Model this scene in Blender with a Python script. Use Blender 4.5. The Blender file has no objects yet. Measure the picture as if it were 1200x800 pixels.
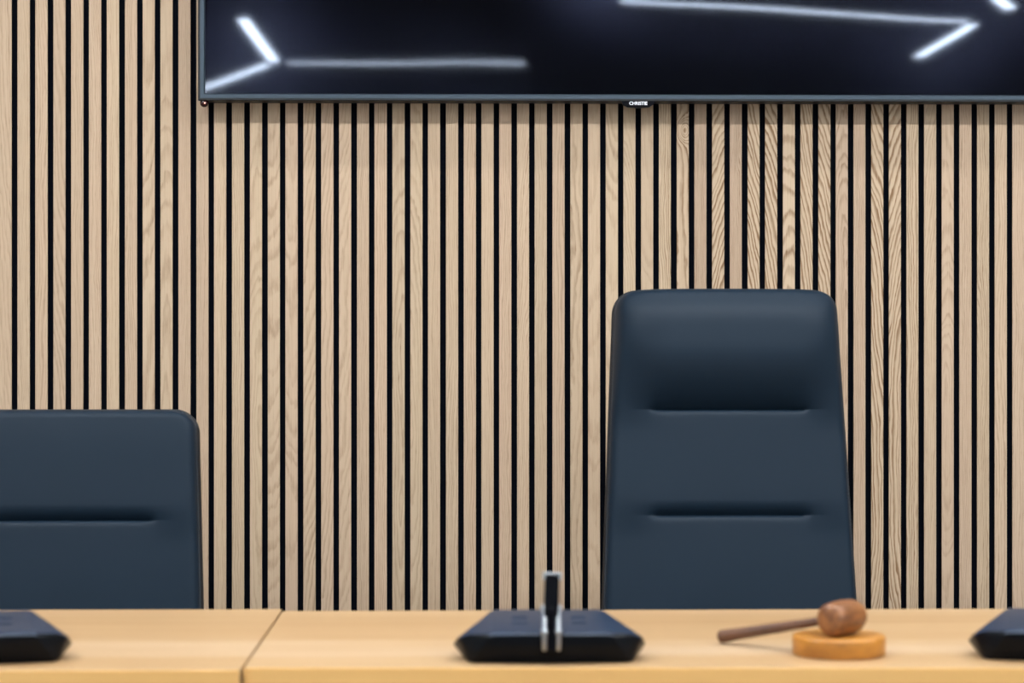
import bpy, bmesh, math, random
from mathutils import Vector, Matrix
random.seed(7)
S = bpy.context.scene
COL = S.collection

# ------------------------------------------------------------------ camera, world, exposure
cam = bpy.data.cameras.new('camera')
cam.sensor_width = 36.0
cam.lens = 78.0
cam.clip_start = 0.05
cam.dof.use_dof = True
cam.dof.focus_distance = 4.86
cam.dof.aperture_fstop = 3.6
cam.dof.aperture_blades = 0
camo = bpy.data.objects.new('camera', cam)
COL.objects.link(camo)
camo.location = (0, 0, 1.19)
camo.rotation_euler = (math.radians(90), 0, math.radians(-1.1))
S.camera = camo

world = bpy.data.worlds.new('world')
S.world = world
world.use_nodes = True
world.node_tree.nodes['Background'].inputs[0].default_value = (0.80, 0.92, 1.0, 1)
world.node_tree.nodes['Background'].inputs[1].default_value = 3.4     # fill daylight let in by the added, unseen rear windows

S.view_settings.view_transform = 'Standard'
S.view_settings.look = 'None'
S.view_settings.gamma = 1.0
S.view_settings.use_curve_mapping = False
S.view_settings.exposure = -0.48
LAMP = 108.0          # radiance of the ceiling light lines

# ------------------------------------------------------------------ materials
def lin(r, g, b):
    f = lambda c: (c / 255 / 12.92) if c / 255 <= 0.04045 else ((c / 255 + 0.055) / 1.055) ** 2.4
    return (f(r), f(g), f(b), 1)

class NT:
    def __init__(self, name):
        self.m = bpy.data.materials.new(name)
        self.m.use_nodes = True
        self.t = self.m.node_tree
        self.n = self.t.nodes
        self.b = self.n['Principled BSDF']
    def new(self, kind, **kw):
        x = self.n.new(kind)
        for k, v in kw.items():
            setattr(x, k, v)
        return x
    def put(self, sock, v):
        if v is None:
            return
        if hasattr(v, 'is_linked') or isinstance(v, bpy.types.NodeSocket):
            self.t.links.new(v, sock)
        else:
            sock.default_value = v
    def math(self, op, a, b=None, c=None):
        x = self.new('ShaderNodeMath', operation=op)
        for i, v in enumerate((a, b, c)):
            self.put(x.inputs[i], v)
        return x.outputs[0]
    def vec(self, x, y, z):
        c = self.new('ShaderNodeCombineXYZ')
        for i, v in enumerate((x, y, z)):
            self.put(c.inputs[i], v)
        return c.outputs[0]
    def sep(self, v):
        s = self.new('ShaderNodeSeparateXYZ')
        self.t.links.new(v, s.inputs[0])
        return s.outputs
    def noise(self, vec, scale=1.0, detail=2.0, rough=0.5):
        x = self.new('ShaderNodeTexNoise')
        self.put(x.inputs['Vector'], vec)
        x.inputs['Scale'].default_value = scale
        x.inputs['Detail'].default_value = detail
        x.inputs['Roughness'].default_value = rough
        return x.outputs['Fac']
    def ramp(self, fac, stops):
        r = self.new('ShaderNodeValToRGB')
        self.put(r.inputs[0], fac)
        el = r.color_ramp.elements
        while len(el) < len(stops):
            el.new(0.5)
        for e, (p, c) in zip(el, stops):
            e.position = p
            e.color = c if len(c) == 4 else (*c, 1)
        return r.outputs[0]
    def mix(self, fac, a, b, blend='MIX'):
        x = self.new('ShaderNodeMix', data_type='RGBA', blend_type=blend)
        self.put(x.inputs[0], fac)
        self.put(x.inputs[6], a)
        self.put(x.inputs[7], b)
        return x.outputs[2]
    def attr(self, name):
        a = self.new('ShaderNodeAttribute', attribute_name=name)
        return a
    def obj(self):
        return self.new('ShaderNodeTexCoord').outputs['Object']
    def bump(self, h, strength=0.2, dist=0.001):
        x = self.new('ShaderNodeBump')
        x.inputs['Strength'].default_value = strength
        x.inputs['Distance'].default_value = dist
        self.put(x.inputs['Height'], h)
        self.t.links.new(x.outputs[0], self.b.inputs['Normal'])

def simple(name, col, rough=0.5, metal=0.0, spec=0.5, var=0.06, scale=40.0):
    k = NT(name)
    n = k.noise(k.obj(), scale, 3)
    lo = tuple(c * (1 - var) for c in col[:3]) + (1,)
    hi = tuple(min(1, c * (1 + var)) for c in col[:3]) + (1,)
    k.put(k.b.inputs['Base Color'], k.mix(n, lo, hi))
    k.b.inputs['Roughness'].default_value = rough
    k.b.inputs['Metallic'].default_value = metal
    k.b.inputs['Specular IOR Level'].default_value = spec
    return k.m

def slat_wood():
    k = NT('oak_veneer')
    x, y, z = k.sep(k.obj())[:3]
    ga = k.sep(k.attr('grain_a').outputs['Vector'])      # cx, d, slope
    gb = k.sep(k.attr('grain_b').outputs['Vector'])      # seed, strength, knot
    gc = k.sep(k.attr('grain_c').outputs['Vector'])      # warmth, value, ring spacing factor
    seed = gb[0]
    w1 = k.math('SUBTRACT', k.noise(k.vec(k.math('MULTIPLY', x, 22.0), seed, k.math('MULTIPLY', z, 4.0)), 1.0, 2), 0.5)
    w2 = k.math('SUBTRACT', k.noise(k.vec(k.math('MULTIPLY', x, 6.0), k.math('ADD', seed, 31.7), k.math('MULTIPLY', z, 1.7)), 1.0, 2), 0.5)
    w3 = k.math('SUBTRACT', k.noise(k.vec(k.math('MULTIPLY', x, 90.0), k.math('ADD', seed, 71.7), k.math('MULTIPLY', z, 28.0)), 1.0, 2), 0.5)
    X = k.math('ADD', k.math('SUBTRACT', x, ga[0]), k.math('MULTIPLY', w1, 0.026))
    D = k.math('ADD', k.math('ADD', ga[1], k.math('MULTIPLY', ga[2], z)), k.math('MULTIPLY', w2, 0.06))
    r = k.math('SQRT', k.math('ADD', k.math('MULTIPLY', X, X), k.math('MULTIPLY', D, D)))
    r = k.math('ADD', r, k.math('MULTIPLY', w3, 0.0045))
    kx = k.math('SUBTRACT', x, 0.0035)
    kz = k.math('SUBTRACT', z, 0.065)
    q = k.math('ADD', k.math('MULTIPLY', kx, kx), k.math('MULTIPLY', k.math('MULTIPLY', kz, kz), 0.35))
    kn = k.math('EXPONENT', k.math('MULTIPLY', q, -5200.0))
    r = k.math('ADD', r, k.math('MULTIPLY', k.math('MULTIPLY', kn, gb[2]), 0.034))
    jit = k.math('SUBTRACT', k.noise(k.vec(k.math('MULTIPLY', r, 95.0), seed, 3.0), 1.0, 1), 0.5)
    r = k.math('ADD', r, k.math('MULTIPLY', jit, 0.008))
    ph = k.math('DIVIDE', r, k.math('MULTIPLY', gc[2], 0.0050))
    fr = k.math('FRACT', ph)
    ring = k.ramp(fr, [(0.0, (0, 0, 0)), (0.4, (0.06,) * 3), (0.70, (0.9,) * 3), (0.82, (1, 1, 1)), (0.90, (0.6,) * 3), (1.0, (0, 0, 0))])
    rvar = k.noise(k.vec(k.math('FLOOR', ph), seed, 0.0), 0.9, 0)
    ring = k.math('MULTIPLY', ring, k.math('ADD', k.math('MULTIPLY', rvar, 1.1), 0.25))
    patch = k.noise(k.vec(k.math('MULTIPLY', x, 12.0), k.math('ADD', seed, 11.0), k.math('MULTIPLY', z, 2.4)), 1.0, 2)
    ring = k.math('MULTIPLY', ring, k.math('MULTIPLY_ADD', patch, 1.3, 0.3))
    fib = k.noise(k.vec(k.math('MULTIPLY', x, 560.0), seed, k.math('MULTIPLY', z, 9.0)), 1.0, 3)
    pore = k.noise(k.vec(k.math('MULTIPLY', x, 1300.0), k.math('ADD', seed, 5.0), k.math('MULTIPLY', z, 42.0)), 1.0, 1)
    pore = k.math('MULTIPLY', k.math('MAXIMUM', k.math('SUBTRACT', pore, 0.56), 0.0), 2.6)
    brk = k.noise(k.vec(k.math('MULTIPLY', x, 260.0), k.math('ADD', seed, 15.0), k.math('MULTIPLY', z, 22.0)), 1.0, 2)
    fac = k.math('MULTIPLY', k.math('MULTIPLY', ring, k.math('MULTIPLY_ADD', brk, 1.2, 0.45)), gb[1])
    fac = k.math('ADD', fac, k.math('MULTIPLY', pore, k.math('MULTIPLY_ADD', ring, 0.7, 0.25)))
    fac = k.math('ADD', fac, k.math('MULTIPLY', k.math('SUBTRACT', fib, 0.5), 0.80))
    light = k.mix(gc[0], (0.525, 0.385, 0.250, 1), (0.525, 0.362, 0.248, 1))
    light = k.mix(k.math('MULTIPLY', patch, 0.5), light, (0.60, 0.465, 0.33, 1))
    dark = (0.225, 0.125, 0.060, 1)
    c = k.mix(fac, light, dark)
    c = k.mix(1.0, c, k.vec(gc[1], gc[1], gc[1]), 'MULTIPLY')
    k.put(k.b.inputs['Base Color'], c)
    k.b.inputs['Roughness'].default_value = 0.55
    k.b.inputs['Specular IOR Level'].default_value = 0.3
    k.bump(fib, 0.12, 0.0005)
    return k.m

def desk_wood(name, c0, c1, c2, axis=0):
    k = NT(name)
    v = k.sep(k.obj())
    x, y, z = v[0], v[1], v[2]
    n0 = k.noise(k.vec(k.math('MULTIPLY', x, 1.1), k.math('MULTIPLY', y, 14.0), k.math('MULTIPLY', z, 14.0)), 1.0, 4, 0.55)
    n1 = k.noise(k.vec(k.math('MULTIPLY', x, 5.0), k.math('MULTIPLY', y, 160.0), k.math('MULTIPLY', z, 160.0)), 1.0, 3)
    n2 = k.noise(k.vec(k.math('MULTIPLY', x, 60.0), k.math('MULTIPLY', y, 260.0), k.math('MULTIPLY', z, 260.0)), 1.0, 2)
    band = k.math('ADD', k.math('MULTIPLY_ADD', y, 1.0, 0.5), k.math('MULTIPLY', k.math('SUBTRACT', n0, 0.5), 0.03))
    tone = k.ramp(band, [(0.0, (0.45,) * 3), (0.27, (0.45,) * 3), (0.30, (0.05,) * 3), (0.43, (0.08,) * 3), (0.47, (0.62,) * 3), (0.62, (0.5,) * 3), (0.66, (0.75,) * 3), (0.80, (0.35,) * 3)])  # tone bands across the desk depth, one of them paler
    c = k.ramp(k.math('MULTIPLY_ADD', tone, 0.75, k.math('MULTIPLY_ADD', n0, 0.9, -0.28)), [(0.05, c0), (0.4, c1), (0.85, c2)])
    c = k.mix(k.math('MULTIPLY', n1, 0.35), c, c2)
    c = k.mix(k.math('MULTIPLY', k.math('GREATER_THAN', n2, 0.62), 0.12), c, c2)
    k.put(k.b.inputs['Base Color'], c)
    k.b.inputs['Roughness'].default_value = 0.38
    k.b.inputs['Specular IOR Level'].default_value = 0.4
    k.bump(n1, 0.05, 0.0004)
    return k.m

def turned_wood(name, c0, c1, rough, sx=6.0, sy=70.0):
    k = NT(name)
    v = k.sep(k.obj())
    n0 = k.noise(k.vec(k.math('MULTIPLY', v[0], sx * 3), k.math('MULTIPLY', v[1], sy), k.math('MULTIPLY', v[2], sy)), 1.0, 4, 0.6)
    n1 = k.noise(k.vec(k.math('MULTIPLY', v[0], 25.0), k.math('MULTIPLY', v[1], 500.0), k.math('MULTIPLY', v[2], 500.0)), 1.0, 3)
    c = k.ramp(n0, [(0.32, c0), (0.68, c1)])
    c = k.mix(k.math('MULTIPLY', n1, 0.3), c, c0)
    k.put(k.b.inputs['Base Color'], c)
    k.b.inputs['Roughness'].default_value = rough
    k.b.inputs['Specular IOR Level'].default_value = 0.5
    return k.m

def leather():
    k = NT('navy_leather')
    o = k.obj()
    n = k.noise(o, 420.0, 3)
    big = k.noise(o, 7.0, 2)
    k.put(k.b.inputs['Base Color'], k.mix(big, (0.0060, 0.0152, 0.0275, 1), (0.0074, 0.0176, 0.0315, 1)))
    k.put(k.b.inputs['Roughness'], k.math('MULTIPLY_ADD', n, 0.08, 0.46))
    k.b.inputs['Specular IOR Level'].default_value = 0.20
    k.bump(n, 0.12, 0.0006)
    return k.m

def screen_glass():
    k = NT('screen_glass')
    o = k.obj()
    n = k.noise(o, 2.2, 1)
    k.b.inputs['Base Color'].default_value = (0.0008, 0.0007, 0.0009, 1)
    k.b.inputs['Roughness'].default_value = 0.03
    k.b.inputs['Specular IOR Level'].default_value = 0.33
    k.b.inputs['Specular Tint'].default_value = (0.72, 0.82, 1.0, 1)
    k.b.inputs['Coat Weight'].default_value = 0.0
    # a second, rougher lobe: the haze of the anti-glare film
    g = k.new('ShaderNodeBsdfAnisotropic')
    g.inputs['Color'].default_value = (0.0052, 0.0060, 0.0115, 1)
    g.distribution = 'BECKMANN'
    g.inputs['Roughness'].default_value = 0.145
    a = k.new('ShaderNodeAddShader')
    out = k.n['Material Output']
    k.t.links.new(k.b.outputs[0], a.inputs[0])
    k.t.links.new(g.outputs[0], a.inputs[1])
    k.t.links.new(a.outputs[0], out.inputs[0])
    k.bump(n, 0.04, 0.01)
    return k.m

def pane_glass():
    k = NT('fill_window_glass')
    t = k.new('ShaderNodeBsdfTransparent')
    t.inputs[0].default_value = (0.93, 0.96, 0.95, 1)
    g = k.new('ShaderNodeBsdfAnisotropic')
    g.inputs['Roughness'].default_value = 0.02
    m = k.new('ShaderNodeMixShader')
    m.inputs[0].default_value = 0.06
    k.t.links.new(t.outputs[0], m.inputs[1])
    k.t.links.new(g.outputs[0], m.inputs[2])
    k.t.links.new(m.outputs[0], k.n['Material Output'].inputs[0])
    return k.m

def emitter(name, col, strength):
    k = NT(name)
    k.b.inputs['Base Color'].default_value = (0.8, 0.8, 0.8, 1)
    k.b.inputs['Emission Color'].default_value = col
    k.b.inputs['Emission Strength'].default_value = strength
    return k.m

M = dict(
    oak=slat_wood(),
    slat_core=simple('black_slat_core', (0.004, 0.004, 0.005), 0.9, spec=0.1),
    felt=simple('black_felt', (0.005, 0.006, 0.009), 1.0, spec=0.0, var=0.3, scale=600),
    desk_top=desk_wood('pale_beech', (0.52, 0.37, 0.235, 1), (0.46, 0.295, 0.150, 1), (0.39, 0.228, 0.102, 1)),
    desk_edge=desk_wood('beech_edge', (0.88, 0.53, 0.20, 1), (0.83, 0.48, 0.165, 1), (0.74, 0.39, 0.12, 1)),
    leather=leather(),
    shell=simple('black_shell', (0.006, 0.007, 0.010), 0.5),
    piping=simple('navy_piping', (0.010, 0.014, 0.021), 0.5),
    chrome=simple('brushed_steel', (0.42, 0.45, 0.48), 0.33, 1.0, var=0.03),
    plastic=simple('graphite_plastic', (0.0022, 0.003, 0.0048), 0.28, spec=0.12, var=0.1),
    plastic_top=simple('graphite_top_sheen', (0.012, 0.024, 0.050), 0.36, spec=0.35, var=0.1),  # bluish reflection on the top faces put into the base colour
    black_gloss=simple('black_gloss', (0.003, 0.003, 0.005), 0.35, spec=0.06),
    bezel=simple('gunmetal', (0.055, 0.075, 0.098), 0.40, 0.6, var=0.05),
    bezel_edge=simple('black_bezel_edge', (0.004, 0.005, 0.007), 0.4),
    screen=screen_glass(),
    white_print=simple('white_print', (0.8, 0.82, 0.85), 0.5),
    red_glass=simple('dark_red_lens', (0.025, 0.0015, 0.0015), 0.15),
    red_led=emitter('red_led', (1.0, 0.25, 0.15, 1), 4.0),
    gavel=turned_wood('walnut', (0.115, 0.040, 0.014, 1), (0.37, 0.145, 0.044, 1), 0.36),
    handle=turned_wood('dark_walnut', (0.055, 0.023, 0.013, 1), (0.165, 0.070, 0.033, 1), 0.45),
    block=turned_wood('amber_walnut', (0.32, 0.125, 0.022, 1), (0.58, 0.25, 0.036, 1), 0.35, 5.0, 40.0),
    fill_window_glass=pane_glass(),
    plaster=simple('white_plaster', (0.78, 0.78, 0.77), 0.9, spec=0.2, var=0.02),
    ceiling=simple('ceiling_paint', (0.10, 0.10, 0.10), 0.95, spec=0.1, var=0.02),
    carpet=simple('grey_carpet', (0.22, 0.22, 0.23), 1.0, spec=0.0, var=0.3, scale=200),
    lamp_body=simple('white_aluminium', (0.7, 0.7, 0.7), 0.5),
    lamp=emitter('led_diffuser', (0.93, 0.97, 1.0, 1), LAMP),
)

# ------------------------------------------------------------------ mesh helpers
def obj(name, bm, mats, parent=None, loc=(0, 0, 0), rot=(0, 0, 0), smooth=False, angle=None):
    me = bpy.data.meshes.new(name)
    bm.normal_update()
    bm.to_mesh(me)
    bm.free()
    for m in (mats if isinstance(mats, (list, tuple)) else [mats]):
        me.materials.append(m)
    if smooth:
        for p in me.polygons:
            p.use_smooth = True
    if angle is not None:
        me.set_sharp_from_angle(angle=math.radians(angle))
    o = bpy.data.objects.new(name, me)
    COL.objects.link(o)
    o.location = loc
    o.rotation_euler = rot
    if parent:
        o.parent = parent
    return o

def empty(name, loc, rz=0.0):
    o = bpy.data.objects.new(name, None)
    o.empty_display_size = 0.1
    COL.objects.link(o)
    o.location = loc
    o.rotation_euler = (0, 0, rz)
    return o

def tag(o, label, cat, group=None):
    o['label'] = label
    o['category'] = cat
    if group:
        o['group'] = group
    return o

def add_box(bm, x0, x1, y0, y1, z0, z1, bev=0.0, seg=2, mi=0, mat4=None):
    t = bmesh.new()
    v = [t.verts.new(p) for p in ((x0, y0, z0), (x1, y0, z0), (x1, y1, z0), (x0, y1, z0),
                                  (x0, y0, z1), (x1, y0, z1), (x1, y1, z1), (x0, y1, z1))]
    for f in ((3, 2, 1, 0), (4, 5, 6, 7), (0, 1, 5, 4), (1, 2, 6, 5), (2, 3, 7, 6), (3, 0, 4, 7)):
        t.faces.new([v[i] for i in f]).material_index = mi
    if bev:
        bmesh.ops.bevel(t, geom=t.edges[:], offset=bev, segments=seg, profile=0.5, affect='EDGES')
    if mat4 is not None:
        bmesh.ops.transform(t, matrix=mat4, verts=t.verts)
    merge(bm, t)

def merge(bm, t):
    t.normal_update()
    mp = {}
    for v in t.verts:
        mp[v] = bm.verts.new(v.co)
    for f in t.faces:
        try:
            n = bm.faces.new([mp[v] for v in f.verts])
            n.material_index = f.material_index
            n.smooth = f.smooth
        except ValueError:
            pass
    t.free()

def box(x0, x1, y0, y1, z0, z1, bev=0.0, seg=2):
    bm = bmesh.new()
    add_box(bm, x0, x1, y0, y1, z0, z1, bev, seg)
    return bm

def lathe(prof, n=48):
    """prof: list of (r, z); closed at r = 0."""
    bm = bmesh.new()
    rings = []
    for r, z in prof:
        if r < 1e-7:
            rings.append([bm.verts.new((0, 0, z))])
        else:
            rings.append([bm.verts.new((r * math.cos(2 * math.pi * i / n), r * math.sin(2 * math.pi * i / n), z)) for i in range(n)])
    for a, b in zip(rings, rings[1:]):
        for i in range(n):
            j = (i + 1) % n
            if len(a) == 1 and len(b) == 1:
                continue
            if len(a) == 1:
                bm.faces.new((a[0], b[j], b[i]))
            elif len(b) == 1:
                bm.faces.new((a[i], a[j], b[0]))
            else:
                bm.faces.new((a[i], a[j], b[j], b[i]))
    bmesh.ops.recalc_face_normals(bm, faces=bm.faces)
    return bm

def tube(pts, r, n=10, closed=False):
    bm = bmesh.new()
    pts = [Vector(p) for p in pts]
    rings = []
    for i, p in enumerate(pts):
        a = pts[max(i - 1, 0)]
        b = pts[min(i + 1, len(pts) - 1)]
        d = (b - a).normalized()
        u = d.cross(Vector((0, 1, 0)))
        if u.length < 1e-4:
            u = d.cross(Vector((1, 0, 0)))
        u.normalize()
        w = d.cross(u)
        rings.append([bm.verts.new(p + r * (math.cos(2 * math.pi * k / n) * u + math.sin(2 * math.pi * k / n) * w)) for k in range(n)])
    for a, b in zip(rings, rings[1:]):
        for k in range(n):
            j = (k + 1) % n
            bm.faces.new((a[k], a[j], b[j], b[k]))
    bm.faces.new(rings[0])
    bm.faces.new(rings[-1])
    bmesh.ops.recalc_face_normals(bm, faces=bm.faces)
    return bm

def copy_tree(o, parent=None):
    c = o.copy()
    COL.objects.link(c)
    if parent:
        c.parent = parent
    for ch in list(o.children):
        copy_tree(ch, c)
    return c

def sstep(a, b, x):
    t = min(1.0, max(0.0, (x - a) / (b - a)))
    return t * t * (3 - 2 * t)

# ------------------------------------------------------------------ room shell
WALL_Y, SLAT_T = 4.98, 0.012          # front of the slats, their thickness
CEIL = 2.9
XL, XR, YB = -5.6, 6.2, -6.2

def structure(name, bm, mat):
    o = obj(name, bm, mat)
    o['kind'] = 'structure'
    return o

structure('floor', box(XL, XR, YB, WALL_Y + 0.1, -0.1, 0.0), M['carpet'])
structure('ceiling', box(XL, XR, YB, WALL_Y + 0.1, CEIL, CEIL + 0.1), M['ceiling'])
structure('wall_left', box(XL - 0.1, XL, YB, WALL_Y + 0.1, 0, CEIL), M['plaster'])
structure('wall_right', box(XR, XR + 0.1, YB, WALL_Y + 0.1, 0, CEIL), M['plaster'])
bm = bmesh.new()
add_box(bm, XL, XR, YB - 0.1, YB, 0, 0.85)
add_box(bm, XL, XR, YB - 0.1, YB, 2.55, CEIL)
NW = 5
WX = [XL + 0.3 + i * (XR - XL - 0.6) / NW for i in range(NW + 1)]
edges = [XL] + [v for w in WX for v in (w - 0.08, w + 0.08)] + [XR]
for a, b in [(XL, WX[0] + 0.08)] + [(w - 0.08, w + 0.08) for w in WX[1:-1]] + [(WX[-1] - 0.08, XR)]:
    add_box(bm, a, b, YB - 0.1, YB, 0.85, 2.55)
structure('wall_rear', bm, M['plaster'])
for i in range(NW):
    a, b = WX[i] + 0.08, WX[i + 1] - 0.08
    bm = bmesh.new()
    for q in ((a, a + 0.05, 0.85, 2.55), (b - 0.05, b, 0.85, 2.55), (a, b, 0.85, 0.90), (a, b, 2.50, 2.55)):
        add_box(bm, q[0], q[1], YB - 0.08, YB - 0.03, q[2], q[3])
    w = structure('fill_window_%d' % (i + 1), bm, M['lamp_body'])  # unseen window, added to let in frontal fill light
    obj('pane', box(a + 0.05, b - 0.05, YB - 0.058, YB - 0.052, 0.90, 2.50), M['fill_window_glass'], w)
wall = structure('wall_back', box(XL, XR, WALL_Y + SLAT_T, WALL_Y + SLAT_T + 0.1, 0, CEIL), M['felt'])

# wooden slats, 40 mm apart; a gap centre lies at x = -1.0167
PITCH = 0.0399
figured = {   # slat index from the gap at 769.8 px: cx, d, slope, strength, knot, warmth, value, ring spacing
    36: (-0.30, 0.10, 0.004, 0.75, 0, 0.0, 0.99, 1.0),
    37: (-0.04, 0.10, 0.040, 0.80, 1, 0.3, 0.98, 1.2),
    38: (0.25, 0.10, 0.010, 0.55, 0, 1.0, 0.86, 0.5),
    39: (0.15, 0.18, 0.300, 0.85, 0, 0.1, 0.99, 1.3),
    40: (-0.25, 0.10, 0.010, 0.50, 0, 1.0, 0.88, 0.5),
    41: (-0.15, 0.18, 0.260, 0.90, 0, 0.1, 1.00, 1.25),
    42: (-0.13, 0.17, 0.240, 0.90, 0, 0.2, 1.00, 1.3),
    43: (0.000, 0.06, 0.100, 0.48, 0, 0.2, 1.00, 1.2),
    44: (-0.16, 0.18, 0.220, 0.85, 0, 0.1, 1.00, 1.2),
    45: (-0.15, 0.19, 0.240, 0.85, 0, 0.2, 0.99, 1.3),
    46: (0.010, 0.03, 0.060, 0.45, 0, 1.0, 0.90, 0.8),
    47: (-0.25, 0.10, 0.010, 0.40, 0, 1.0, 0.91, 0.7),
    48: (-0.14, 0.18, 0.240, 0.90, 0, 0.1, 1.00, 1.3),
    49: (0.14, 0.17, 0.260, 0.90, 0, 0.1, 1.00, 1.3),
    50: (-0.30, 0.10, 0.006, 0.70, 0, 0.0, 0.98, 1.0),
}
def grain(i):
    if i in figured:
        a = figured[i]
        return a[:3] + (a[3] * 1.2,) + a[4:]
    kind = random.random()
    val = random.uniform(0.90, 1.02)
    warm = random.random()
    if kind < 0.45:     # quiet straight grain
        return (random.choice((-1, 1)) * random.uniform(0.12, 0.3), 0.1, random.uniform(-0.02, 0.02), random.uniform(0.25, 0.5), 0, warm, val, random.uniform(0.6, 1.0))
    if kind < 0.75:     # slightly slanting grain
        return (random.choice((-1, 1)) * random.uniform(0.05, 0.12), 0.12, random.uniform(-0.10, 0.10), random.uniform(0.22, 0.42), 0, warm, val, random.uniform(0.7, 1.1))
    return (random.uniform(-0.012, 0.012), random.uniform(0.03, 0.06), random.choice((-1, 1)) * random.uniform(0.05, 0.10), random.uniform(0.20, 0.34), 0, warm, val, random.uniform(0.9, 1.4))

for i in range(-26, 90):
    xc = -1.0167 + PITCH * (i + 0.5) + random.uniform(-0.0003, 0.0003)
    hw = 0.0137 + random.uniform(-0.0002, 0.0002)
    bm = bmesh.new()
    add_box(bm, -hw, hw, 0, SLAT_T, -1.6, CEIL - 1.6, 0.0006, 1)
    for f in bm.faces:
        f.material_index = 0 if f.normal.y < -0.3 else 1
    bm.normal_update()
    for f in bm.faces:
        f.material_index = 0 if f.normal.y < -0.3 else 1
    o = obj('slat', bm, [M['oak'], M['slat_core']], wall, (xc, WALL_Y, 1.6))
    cx, d, sl, st, kn, wm, vl, sp = grain(i)
    me = o.data
    for nm, val in (('grain_a', (cx, d, sl)), ('grain_b', (random.uniform(0, 200), st, kn)), ('grain_c', (wm, vl, sp))):
        a = me.attributes.new(nm, 'FLOAT_VECTOR', 'POINT')
        a.data.foreach_set('vector', list(val) * len(me.vertices))

# ------------------------------------------------------------------ ceiling light lines
def lamp(x0, y0, x1, y1, label, w=0.065):
    dx, dy = x1 - x0, y1 - y0
    L = math.hypot(dx, dy)
    t = empty('linear_light', ((x0 + x1) / 2, (y0 + y1) / 2, CEIL), math.atan2(dy, dx))
    tag(t, label, 'light', 'light lines on the ceiling')
    bm = bmesh.new()
    add_box(bm, -L / 2, L / 2, -w / 2 - 0.008, -w / 2, -0.02, 0.0)
    add_box(bm, -L / 2, L / 2, w / 2, w / 2 + 0.008, -0.02, 0.0)
    add_box(bm, -L / 2 - 0.008, -L / 2, -w / 2 - 0.008, w / 2 + 0.008, -0.02, 0.0)
    add_box(bm, L / 2, L / 2 + 0.008, -w / 2 - 0.008, w / 2 + 0.008, -0.02, 0.0)
    obj('housing', bm, M['lamp_body'], t)
    obj('diffuser', box(-L / 2, L / 2, -w / 2, w / 2, -0.018, -0.002), M['lamp'], t)
    return t

lamp(-1.19, -1.85, -1.17, -3.62, 'bright slanting light line mirrored in the left of the dark screen')
lamp(-1.10, -3.68, 0.33, -3.62, 'light line mirrored as a level streak across the left half of the screen')
lamp(-1.22, -3.74, -1.80, -5.10, 'faint light line mirrored in the bottom left corner of the screen')
lamp(2.65, -3.30, 2.68, -1.90, 'bright slanting light line mirrored in the right of the dark screen')
lamp(2.62, -1.80, 0.75, -1.18, 'thin light line mirrored along the top right of the screen')
lamp(2.76, -1.40, 2.58, -1.00, 'short light line mirrored at the top right corner of the screen')
lamp(-2.6, 3.10, 3.9, 3.10, 'long light line on the ceiling above the desks, outside the frame', 0.10)
lamp(-3.4, 4.35, 2.8, 4.35, 'slim light line on the ceiling by the slatted wall, above the television', 0.02)
lamp(-1.9, 2.7, -1.6, -0.6, 'added fill light line on the ceiling left of the camera, outside the frame')  # from here down: unseen lamps added to fill the slatted wall
lamp(3.0, 2.7, 2.7, -0.6, 'added fill light line on the ceiling right of the camera, outside the frame')
lamp(0.5, 2.2, 0.6, -0.7, 'added fill light line on the ceiling over the camera, outside the frame')
lamp(-4.2, 2.4, -4.0, -5.4, 'added fill light line on the ceiling near the left wall, outside the frame')
lamp(4.8, 2.4, 4.6, -5.4, 'added fill light line on the ceiling near the right wall, outside the frame')

# ------------------------------------------------------------------ television
TX0, TX1, TZ0, TZ1, TY = -0.599, 1.355, 1.7221, 2.815, 4.91
tv = empty('wall_television', ((TX0 + TX1) / 2, WALL_Y, TZ0))
tag(tv, 'large black wall-mounted television with thin grey bezel on the slatted wall', 'television')
ox, oy, oz = -(TX0 + TX1) / 2, -WALL_Y, -TZ0
def tvo(name, bm, mats, parent=tv, **k):
    bmesh.ops.translate(bm, vec=(ox, oy, oz), verts=bm.verts)
    return obj(name, bm, mats, parent, **k)
tvo('rear_housing', box(TX0 + 0.002, TX1 - 0.002, TY + 0.012, WALL_Y - 0.006, TZ0 + 0.001, TZ1 - 0.002, 0.002), M['bezel_edge'])
tvo('wall_bracket', box(0.1, 0.66, WALL_Y - 0.006, WALL_Y, 2.1, 2.5), M['bezel_edge'])
# bezel: mitred frame, a black outer edge and a gunmetal face that slopes in to the glass
bm = bmesh.new()
rings = []
for inset, y, in ((0.0, TY + 0.014), (0.0, TY + 0.0015), (0.0015, TY), (0.0045, TY), (0.0050, TY - 0.0008), (0.0130, TY - 0.0008), (0.0155, TY + 0.003), (0.0155, TY + 0.006)):
    rings.append([bm.verts.new(p) for p in ((TX0 + inset, y, TZ0 + inset), (TX1 - inset, y, TZ0 + inset), (TX1 - inset, y, TZ1 - inset), (TX0 + inset, y, TZ1 - inset))])
for k, (a, b) in enumerate(zip(rings, rings[1:])):
    for i in range(4):
        j = (i + 1) % 4
        f = bm.faces.new((a[i], a[j], b[j], b[i]))
        f.material_index = 1 if k <= 3 or k == 6 else 0
bmesh.ops.recalc_face_normals(bm, faces=bm.faces)
tvo('bezel', bm, [M['bezel'], M['bezel_edge']])
tvo('screen', box(TX0 + 0.0150, TX1 - 0.0150, TY + 0.0035, TY + 0.010, TZ0 + 0.0150, TZ1 - 0.0150), M['screen'])
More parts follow.
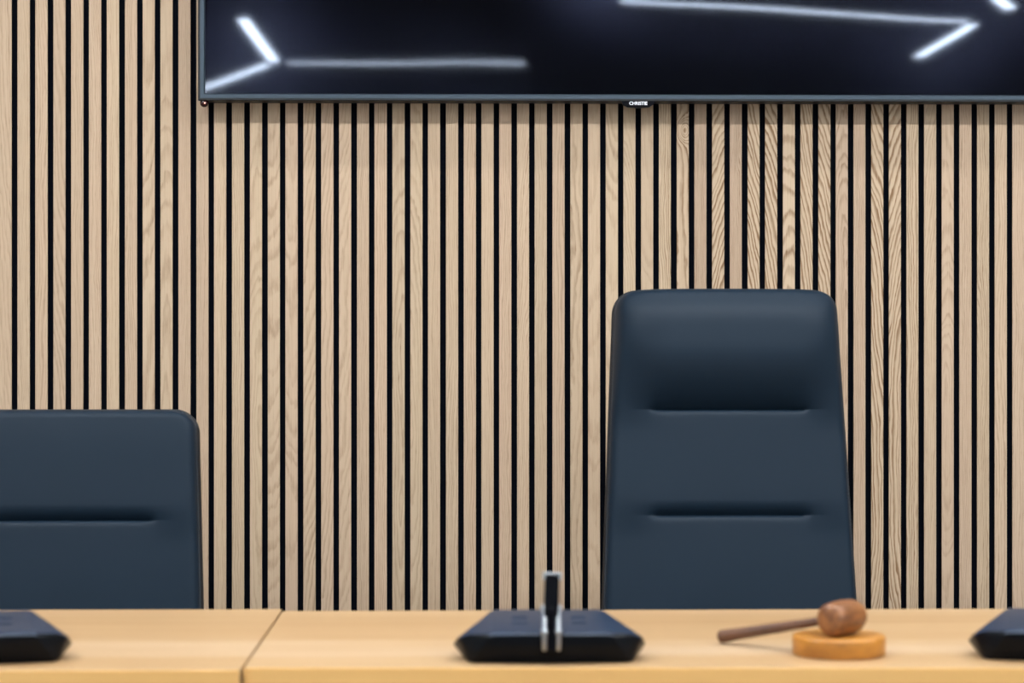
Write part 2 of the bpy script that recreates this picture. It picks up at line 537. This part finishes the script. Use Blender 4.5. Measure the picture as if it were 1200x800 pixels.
# name tab under the bezel
LX = 0.3742
pts = [(-0.038, 0.001), (-0.034, -0.007), (-0.024, -0.0125), (0.0, -0.0145), (0.024, -0.0125), (0.034, -0.007), (0.038, 0.001)]
bm = bmesh.new()
fr = [bm.verts.new((LX + a, TY + 0.001, TZ0 + b)) for a, b in pts]
bk = [bm.verts.new((LX + a, TY + 0.013, TZ0 + b)) for a, b in pts]
bm.faces.new(fr)
bm.faces.new(bk[::-1])
for i in range(len(pts)):
    j = (i + 1) % len(pts)
    bm.faces.new((fr[i], bk[i], bk[j], fr[j]))
bmesh.ops.recalc_face_normals(bm, faces=bm.faces)
tab = tvo('logo_tab', bm, M['black_gloss'])
cu = bpy.data.curves.new('lettering', 'FONT')
cu.body = 'CHRISTIE'
cu.size = 0.0098
cu.align_x = 'CENTER'
cu.align_y = 'CENTER'
cu.extrude = 0.0002
cu.offset = 0.0003
to = bpy.data.objects.new('lettering', cu)
COL.objects.link(to)
bpy.context.view_layer.update()
me = bpy.data.meshes.new_from_object(to.evaluated_get(bpy.context.evaluated_depsgraph_get()))
bpy.data.objects.remove(to)
me.materials.clear()
me.materials.append(M['white_print'])
to = bpy.data.objects.new('lettering', me)
COL.objects.link(to)
to.parent = tab
to.location = (LX + ox, TY + 0.0008 + oy, TZ0 - 0.0048 + oz)
to.rotation_euler = (math.radians(90), 0, 0)
# infrared receiver with its red standby light
rx, rz_ = -0.5865, TZ0 - 0.002
bm = lathe([(0, 0.0), (0.0085, 0.0), (0.0092, 0.002)] + [(0.0092 * math.cos(a), 0.002 + 0.007 * math.sin(a)) for a in [math.radians(x) for x in range(15, 90, 15)]] + [(0, 0.009)], 24)
bmesh.ops.transform(bm, matrix=Matrix.Translation((rx + ox, TY + 0.012 + oy, rz_ - 0.003 + oz)) @ Matrix.Rotation(math.radians(90), 4, 'X'), verts=bm.verts)
sens = obj('infrared_receiver', bm, M['red_glass'], tv, smooth=True)
bm = lathe([(0, 0.0), (0.0016, 0.0), (0.0013, 0.001), (0, 0.0013)], 12)
bmesh.ops.transform(bm, matrix=Matrix.Translation((rx + 0.002 + ox, TY + 0.0036 + oy, rz_ - 0.0035 + oz)) @ Matrix.Rotation(math.radians(90), 4, 'X'), verts=bm.verts)
obj('standby_light', bm, M['red_led'], sens, smooth=True)

# ------------------------------------------------------------------ chairs
def back_halfwidth(h, H, top_w, bot_w, r):
    """h: height above the lower end of the backrest, H: its height."""
    t = h / H
    w = bot_w + (top_w - bot_w) * (t ** 1.05)
    if h > H - r:
        q = (h - (H - r)) / r
        w -= r * (1 - math.sqrt(max(0.0, 1 - q * q)))
    return w

def backrest_mesh(H, top_w, bot_w, seams, r=0.042, T=0.030):
    """Upholstered front: seams = [(height, half width, bulge above, reach of the bulge)]."""
    hs = []
    h = 0.0
    while h < H - r:
        hs.append(h)
        near = min([abs(h - s[0]) for s in seams] + [1])
        h += 0.0012 if near < 0.012 else (0.0025 if near < 0.03 else 0.005)
    hs += [H - r + r * math.sin(math.radians(a)) for a in range(0, 91, 5)]
    nx = 72
    us = [math.sin(math.pi / 2 * (2 * i / nx - 1)) for i in range(nx + 1)]
    us = [0.55 * u + 0.45 * (2 * i / nx - 1) for i, u in enumerate(us)]
    bm = bmesh.new()
    rows = []
    for h in hs:
        w = back_halfwidth(h, H, top_w, bot_w, r)
        row = []
        for u in us:
            x = u * w
            e = (1 - abs(u)) * w
            top = H - h
            rr = 0.017
            a = min(1.0, e / rr)
            b = min(1.0, top / rr)
            c = 1 - min(1.0, math.hypot(1 - a, 1 - b))
            edge = math.sqrt(max(0.0, 1 - (1 - c) ** 2))
            f = T * (0.35 + 0.65 * edge)
            f += 0.012 * (1 - (x / bot_w) ** 2)
            for zs, hw, bulge, reach in seams:
                m = 1 - sstep(hw - 0.035, hw + 0.055, abs(x))
                tight = 1 - sstep(hw - 0.012, hw + 0.004, abs(x))
                d = h - zs
                D = 0.008
                flank = sstep(-0.05, reach * 1.3, d)
                if d >= 0:
                    g = math.sin(math.pi / 2 * min(1.0, d / reach))
                    g = bulge * g
                    pinch = -D * math.exp(-d / 0.010)
                else:
                    g = 0.0
                    pinch = -D * math.exp(d / 0.0045)
                f += (m * g + (1 - m) * bulge * flank) * (0.3 + 0.7 * edge) * (1 - 0.7 * abs(u) ** 7) * (1 - 0.35 * math.exp(-(top / 0.04) ** 2)) + pinch * tight
            row.append(bm.verts.new((x, -f, h)))
        rows.append(row)
    for a, b in zip(rows, rows[1:]):
        for i in range(nx):
            bm.faces.new((a[i], a[i + 1], b[i + 1], b[i]))
    # rim and back of the cushion
    rim = [rw[0] for rw in rows] + rows[-1][1:-1] + [rw[-1] for rw in reversed(rows)]
    back = [bm.verts.new((v.co.x * 0.99, 0.0, v.co.z)) for v in rim]
    for i in range(len(rim) - 1):
        bm.faces.new((rim[i], rim[i + 1], back[i + 1], back[i]))
    bm.faces.new([rows[0][i] for i in range(nx + 1)] + [back[-1], back[0]])
    bmesh.ops.recalc_face_normals(bm, faces=bm.faces)
    return bm

def shell_mesh(H, top_w, bot_w, r=0.045, grow=0.004, y0=0.0, y1=0.022):
    out = []
    n = 40
    hs = [i / n * (H - r) for i in range(n)] + [H - r + r * math.sin(math.radians(a)) for a in range(0, 91, 6)]
    prof = [(back_halfwidth(h, H, top_w, bot_w, r), h) for h in hs]
    bm = bmesh.new()
    loops = []
    for y, g in ((y0 - 0.004, grow - 0.003), (y0, grow), (y1 - 0.008, grow), (y1, grow - 0.008)):
        L = [bm.verts.new((w + g, y, h + (g if h > H * 0.9 else 0))) for w, h in prof]
        R = [bm.verts.new((-(w + g), y, h + (g if h > H * 0.9 else 0))) for w, h in reversed(prof)]
        loops.append(L + R)
    N = len(loops[0])
    for a, b in zip(loops, loops[1:]):
        for i in range(N):
            j = (i + 1) % N
            bm.faces.new((a[i], a[j], b[j], b[i]))
    bm.faces.new(loops[0])
    bm.faces.new(loops[-1])
    bmesh.ops.recalc_face_normals(bm, faces=bm.faces)
    return bm

def make_chair(name, label, loc, rz, H, top_w, bot_w, seams, base_z, lean):
    t = empty(name, loc, rz)
    tag(t, label, 'chair')
    rot = (math.radians(-lean), 0, 0)
    bl = (0, 0, base_z)
    obj('backrest', backrest_mesh(H, top_w, bot_w, seams), M['leather'], t, bl, rot, smooth=True, angle=50)
    obj('back_shell', shell_mesh(H, top_w, bot_w), M['shell'], t, bl, rot, smooth=True, angle=40)
    n = 60
    r = 0.042
    hs = [i / n * (H - r) for i in range(n)] + [H - r + r * math.sin(math.radians(a)) for a in range(0, 91, 6)]
    pr = [(back_halfwidth(h, H, top_w, bot_w, r), h) for h in hs]
    path = [(w - 0.001, -0.0115, h - (0.001 if h > H * .9 else 0)) for w, h in pr] + [(-w + 0.001, -0.0115, h - (0.001 if h > H * .9 else 0)) for w, h in reversed(pr)]
    obj('piping', tube(path, 0.0028, 8), M['piping'], t, bl, rot, smooth=True)
    bm = bmesh.new()
    add_box(bm, -0.25, 0.25, -0.50, -0.02, 0.40, 0.49, 0.03, 4)
    obj('seat', bm, M['leather'], t, smooth=True, angle=40)
    obj('column', lathe([(0, 0.08), (0.028, 0.08), (0.028, 0.25), (0.02, 0.25), (0.02, 0.4), (0, 0.4)], 24), M['chrome'], t, (0, -0.26, 0), smooth=True, angle=40)
    bm = bmesh.new()
    add_box(bm, -0.03, 0.03, -0.2, 0.02, 0.375, 0.4, 0.004)
    add_box(bm, -0.03, 0.03, 0.01, 0.03, 0.375, base_z + 0.12, 0.004)
    obj('back_bracket', bm, M['shell'], t)
    for k in range(5):
        a = math.radians(90 + 72 * k)
        bm = bmesh.new()
        add_box(bm, 0.02, 0.30, -0.02, 0.02, 0.06, 0.095, 0.008)
        leg = obj('leg', bm, M['chrome'], t, (0, -0.26, 0), (0, 0, a))
        bm = lathe([(0, -0.012), (0.024, -0.012), (0.027, 0), (0.024, 0.012), (0, 0.012)], 20)
        obj('caster', bm, M['shell'], leg, (0.28, 0, 0.027), (math.radians(90), 0, 0), smooth=True, angle=40)
    for s in (-1, 1):
        bm = tube([(s * 0.24, -0.14, 0.44), (s * 0.285, -0.14, 0.46), (s * 0.285, -0.14, 0.62), (s * 0.285, -0.16, 0.64), (s * 0.285, -0.40, 0.64)], 0.014, 10)
        obj('armrest', bm, M['chrome'], t, smooth=True)
    return t

BZ = 0.50
make_chair('executive_chair', 'tall dark blue leather executive chair with bulging headrest, behind the gavel',
           (0.508, 4.30, 0), math.radians(0.0), 0.795, 0.2185, 0.253,
           [(0.350, 0.155, 0.010, 0.030), (0.556, 0.155, 0.060, 0.122)], BZ, 8)
make_chair('executive_chair', 'lower dark blue leather chair without headrest, at the left edge of the photo',
           (-0.765, 4.30, 0), math.radians(0.0), 0.558, 0.228, 0.250,
           [(0.342, 0.155, 0.010, 0.030)], BZ, 8)

# ------------------------------------------------------------------ desks
def make_desk(label, x0, x1, yf0, yf1, yb0, yb1):
    """Plan corners: front edge runs (x0, yf0)-(x1, yf1), back edge (x0, yb0)-(x1, yb1)."""
    cx, cy = (x0 + x1) / 2, (yf0 + yb0) / 2
    t = empty('desk', (cx, cy, 0))
    tag(t, label, 'desk', 'pale wooden desks in a row')
    Z1, Z0 = 0.74, 0.710
    def slab(c, z0, z1, bev):
        bm = bmesh.new()
        lo = [bm.verts.new((p[0] - cx, p[1] - cy, z0)) for p in c]
        hi = [bm.verts.new((p[0] - cx, p[1] - cy, z1)) for p in c]
        bm.faces.new(lo[::-1])
        bm.faces.new(hi)
        for i in range(4):
            j = (i + 1) % 4
            bm.faces.new((lo[i], lo[j], hi[j], hi[i]))
        bmesh.ops.bevel(bm, geom=bm.edges[:], offset=bev, segments=2, profile=0.5, affect='EDGES')
        return bm
    e = 0.0025
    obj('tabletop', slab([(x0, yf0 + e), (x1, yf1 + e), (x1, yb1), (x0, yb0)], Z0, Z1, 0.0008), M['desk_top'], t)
    obj('edge_band', slab([(x0, yf0), (x1, yf1), (x1, yf1 + e), (x0, yf0 + e)], Z0, Z1, 0.0008), M['desk_edge'], t)
    ym = yf0 + 0.12
    obj('modesty_panel', box(x0 + 0.06 - cx, x1 - 0.06 - cx, ym - cy, ym + 0.018 - cy, 0.20, Z0, 0.001), M['desk_edge'], t)
    for s in (x0 + 0.03, x1 - 0.06):
        obj('side_panel', box(s - cx, s + 0.03 - cx, yf0 + 0.05 - cy, yb0 - 0.06 - cy, 0.0, Z0, 0.001), M['desk_top'], t)
    return t
make_desk('pale wooden desk on the left, in front of the lower chair', -1.95, -0.3150, 3.0445, 3.0445, 3.738, 3.738)
make_desk('pale wooden desk on the right, carrying the gavel', -0.3112, 1.45, 3.066, 3.030, 3.712, 3.727)

# ------------------------------------------------------------------ conference microphones
def make_mic(label, loc, rz):
    t = empty('conference_microphone', loc, rz)
    tag(t, label, 'microphone', 'conference units on the desks')
    bm = bmesh.new()
    P = []
    for s in (-1, 1):
        P += [(s * 0.112, 0.002, 0.0), (s * 0.118, 0.012, 0.0015), (s * 0.108, 0.16, 0.0),
              (s * 0.080, -0.0095, 0.0452), (s * 0.083, -0.0165, 0.0405), (s * 0.087, -0.0130, 0.0408), (s * 0.128, 0.018, 0.0345), (s * 0.131, 0.024, 0.0325), (s * 0.1375, 0.050, 0.0205), (s * 0.136, 0.056, 0.018),
              (s * 0.080, 0.140, 0.0585), (s * 0.100, 0.165, 0.035), (s * 0.07, -0.013, 0.030)]
    P += [(0, -0.004, 0.0)]
    for p in P:
        bm.verts.new(p)
    bmesh.ops.convex_hull(bm, input=bm.verts)
    bmesh.ops.dissolve_limit(bm, angle_limit=math.radians(2), verts=bm.verts, edges=bm.edges)
    bmesh.ops.bevel(bm, geom=[e for e in bm.edges if e.calc_face_angle(0) > math.radians(12)], offset=0.0035, segments=3, profile=0.5, affect='EDGES')
    bm.normal_update()
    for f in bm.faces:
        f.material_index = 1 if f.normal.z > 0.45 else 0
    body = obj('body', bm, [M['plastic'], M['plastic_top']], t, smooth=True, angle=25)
    # keys on the sloping top
    sl = math.atan2(0.0133, 0.1495)
    for s, y in ((-1, 0.05), (-1, 0.085), (1, 0.05), (1, 0.085)):
        zt = 0.0452 + (y + 0.0095) * 0.0133 / 0.1495
        bm = box(-0.011, 0.011, -0.006, 0.006, -0.001, 0.0012, 0.0006)
        obj('button', bm, M['plastic_top'], body, (s * 0.042, y, zt + 0.0003), (sl, 0, 0))
    # hinge bracket of two steel bars over the front ridge
    br = bmesh.new()
    for s in (-1, 1):
        for a, b in (((0.0, -0.016, 0.022), (0.0, -0.024, 0.047)), ((0.0, -0.024, 0.047), (0.0, -0.010, 0.078))):
            v = Vector(b) - Vector(a)
            m = Matrix.Translation((s * 0.0098, 0, 0)) @ Matrix.Translation((Vector(a) + Vector(b)) / 2) @ v.to_track_quat('Z', 'Y').to_matrix().to_4x4()
            L = v.length
            add_box(br, -0.0033, 0.0033, -0.0036, 0.0036, -L / 2 - 0.002, L / 2 + 0.002, 0.0020, 3, mat4=m)
    for s in (-1, 1):
        for p in ((s * 0.0098, -0.0245, 0.047), (s * 0.0105, -0.011, 0.078)):
            kb = bmesh.new()
            bmesh.ops.create_uvsphere(kb, u_segments=16, v_segments=10, radius=0.0050)
            bmesh.ops.translate(kb, vec=p, verts=kb.verts)
            merge(br, kb)
    obj('hinge_bracket', br, M['chrome'], t, smooth=True, angle=50)
    bm = bmesh.new()
    add_box(bm, -0.0058, 0.0058, -0.0245, -0.012, 0.020, 0.080, 0.003, 2)
    obj('hinge_block', bm, M['black_gloss'], t)
    arm = empty('microphone_arm', (0, -0.014, 0.072))
    arm.parent = t
    arm.rotation_euler = (math.radians(-8), math.radians(1.5), 0)
    bm = bmesh.new()
    add_box(bm, -0.0105, 0.0105, -0.005, 0.005, -0.006, 0.053, 0.002, 2)
    obj('arm_plate', bm, M['black_gloss'], arm)
    bm = bmesh.new()
    for s in (-1, 1):
        add_box(bm, s * 0.0112 - 0.0018, s * 0.0112 + 0.0018, -0.0052, 0.0052, 0.046, 0.0565, 0.0012, 2)
    add_box(bm, -0.0112, 0.0112, -0.0052, 0.0052, 0.0528, 0.0565, 0.0012, 2)
    obj('arm_cap', bm, M['chrome'], arm)
    return t

DZ = 0.7402
mic = make_mic('black conference microphone in the middle with its arm upright', (0.1140, 3.102, DZ), 0.0)
m2 = copy_tree(mic)
m2.location = (-0.690, 3.100, DZ)
m2.rotation_euler = (0, 0, math.radians(12))
m2['label'] = 'black conference microphone cut by the left edge, on the left desk'
m3 = copy_tree(mic)
m3.location = (0.839, 3.096, DZ)
m3.rotation_euler = (0, 0, math.radians(-13))
m3['label'] = 'black conference microphone cut by the right edge, right of the gavel'

# ------------------------------------------------------------------ gavel and sounding block
BX, BY, BR, BH = 0.5315, 3.183, 0.0665, 0.0285
prof = [(0, 0), (BR - 0.003, 0), (BR - 0.001, 0.0008), (BR, 0.0025)]
prof += [(BR, BH - 0.006)] + [(BR - 0.004 + 0.004 * math.cos(math.radians(a)), BH - 0.004 + 0.004 * math.sin(math.radians(a))) for a in range(0, 91, 18)]
prof += [(BR - 0.012, BH + 0.0003), (0, BH + 0.0003)]
b = obj('sounding_block', lathe(prof, 72), M['block'], None, (BX, BY, DZ), smooth=True, angle=50)
tag(b, 'round amber wooden sounding block under the gavel head', 'sounding block')

HR, HL = 0.0248, 0.080
hc = Vector((0.5345, 3.172, DZ + BH + HR + 0.0006))
tip = Vector((0.3735, 3.302, DZ + 0.0098))
g = empty('gavel', hc)
tag(g, 'brown wooden gavel, head on the block and handle resting on the desk', 'gavel')
hd = (tip - hc)
hl = hd.length
hdn = hd.normalized()
ax = Vector((-hdn.y, hdn.x, 0)).normalized()
if ax.y < 0:
    ax = -ax
prof = [(0, -HL / 2)]
for a in range(5, 90, 10):      # domed end, rounded shoulder
    q = math.radians(a)
    prof.append((HR * 0.93 * math.sin(q) ** 0.62, -HL / 2 + 0.010 * (1 - math.cos(q))))
prof += [(HR * 0.965, -HL * 0.28), (HR * 0.99, -HL * 0.15), (HR, 0)]
prof = prof + [(r, -z) for r, z in reversed(prof[:-1])]
bm = lathe(prof, 56)
bmesh.ops.transform(bm, matrix=Matrix.Rotation(math.radians(90), 4, 'Y'), verts=bm.verts)     # axis along local x
head = obj('head', bm, M['gavel'], g, smooth=True, angle=60)
head.rotation_mode = 'QUATERNION'
head.rotation_quaternion = ax.to_track_quat('X', 'Z')
prof = [(0, -0.001), (0.0066, -0.001), (0.0066, hl * 0.25), (0.0074, hl * 0.45), (0.0086, hl * 0.8), (0.0096, hl * 0.95), (0.0097, hl * 0.98), (0.0088, hl * 0.995), (0.007, hl), (0, hl)]
bm = lathe(prof, 28)
bmesh.ops.transform(bm, matrix=Matrix.Rotation(math.radians(90), 4, 'Y'), verts=bm.verts)
h = obj('handle', bm, M['handle'], g, smooth=True, angle=60)
h.rotation_mode = 'QUATERNION'
h.rotation_quaternion = hdn.to_track_quat('X', 'Z')
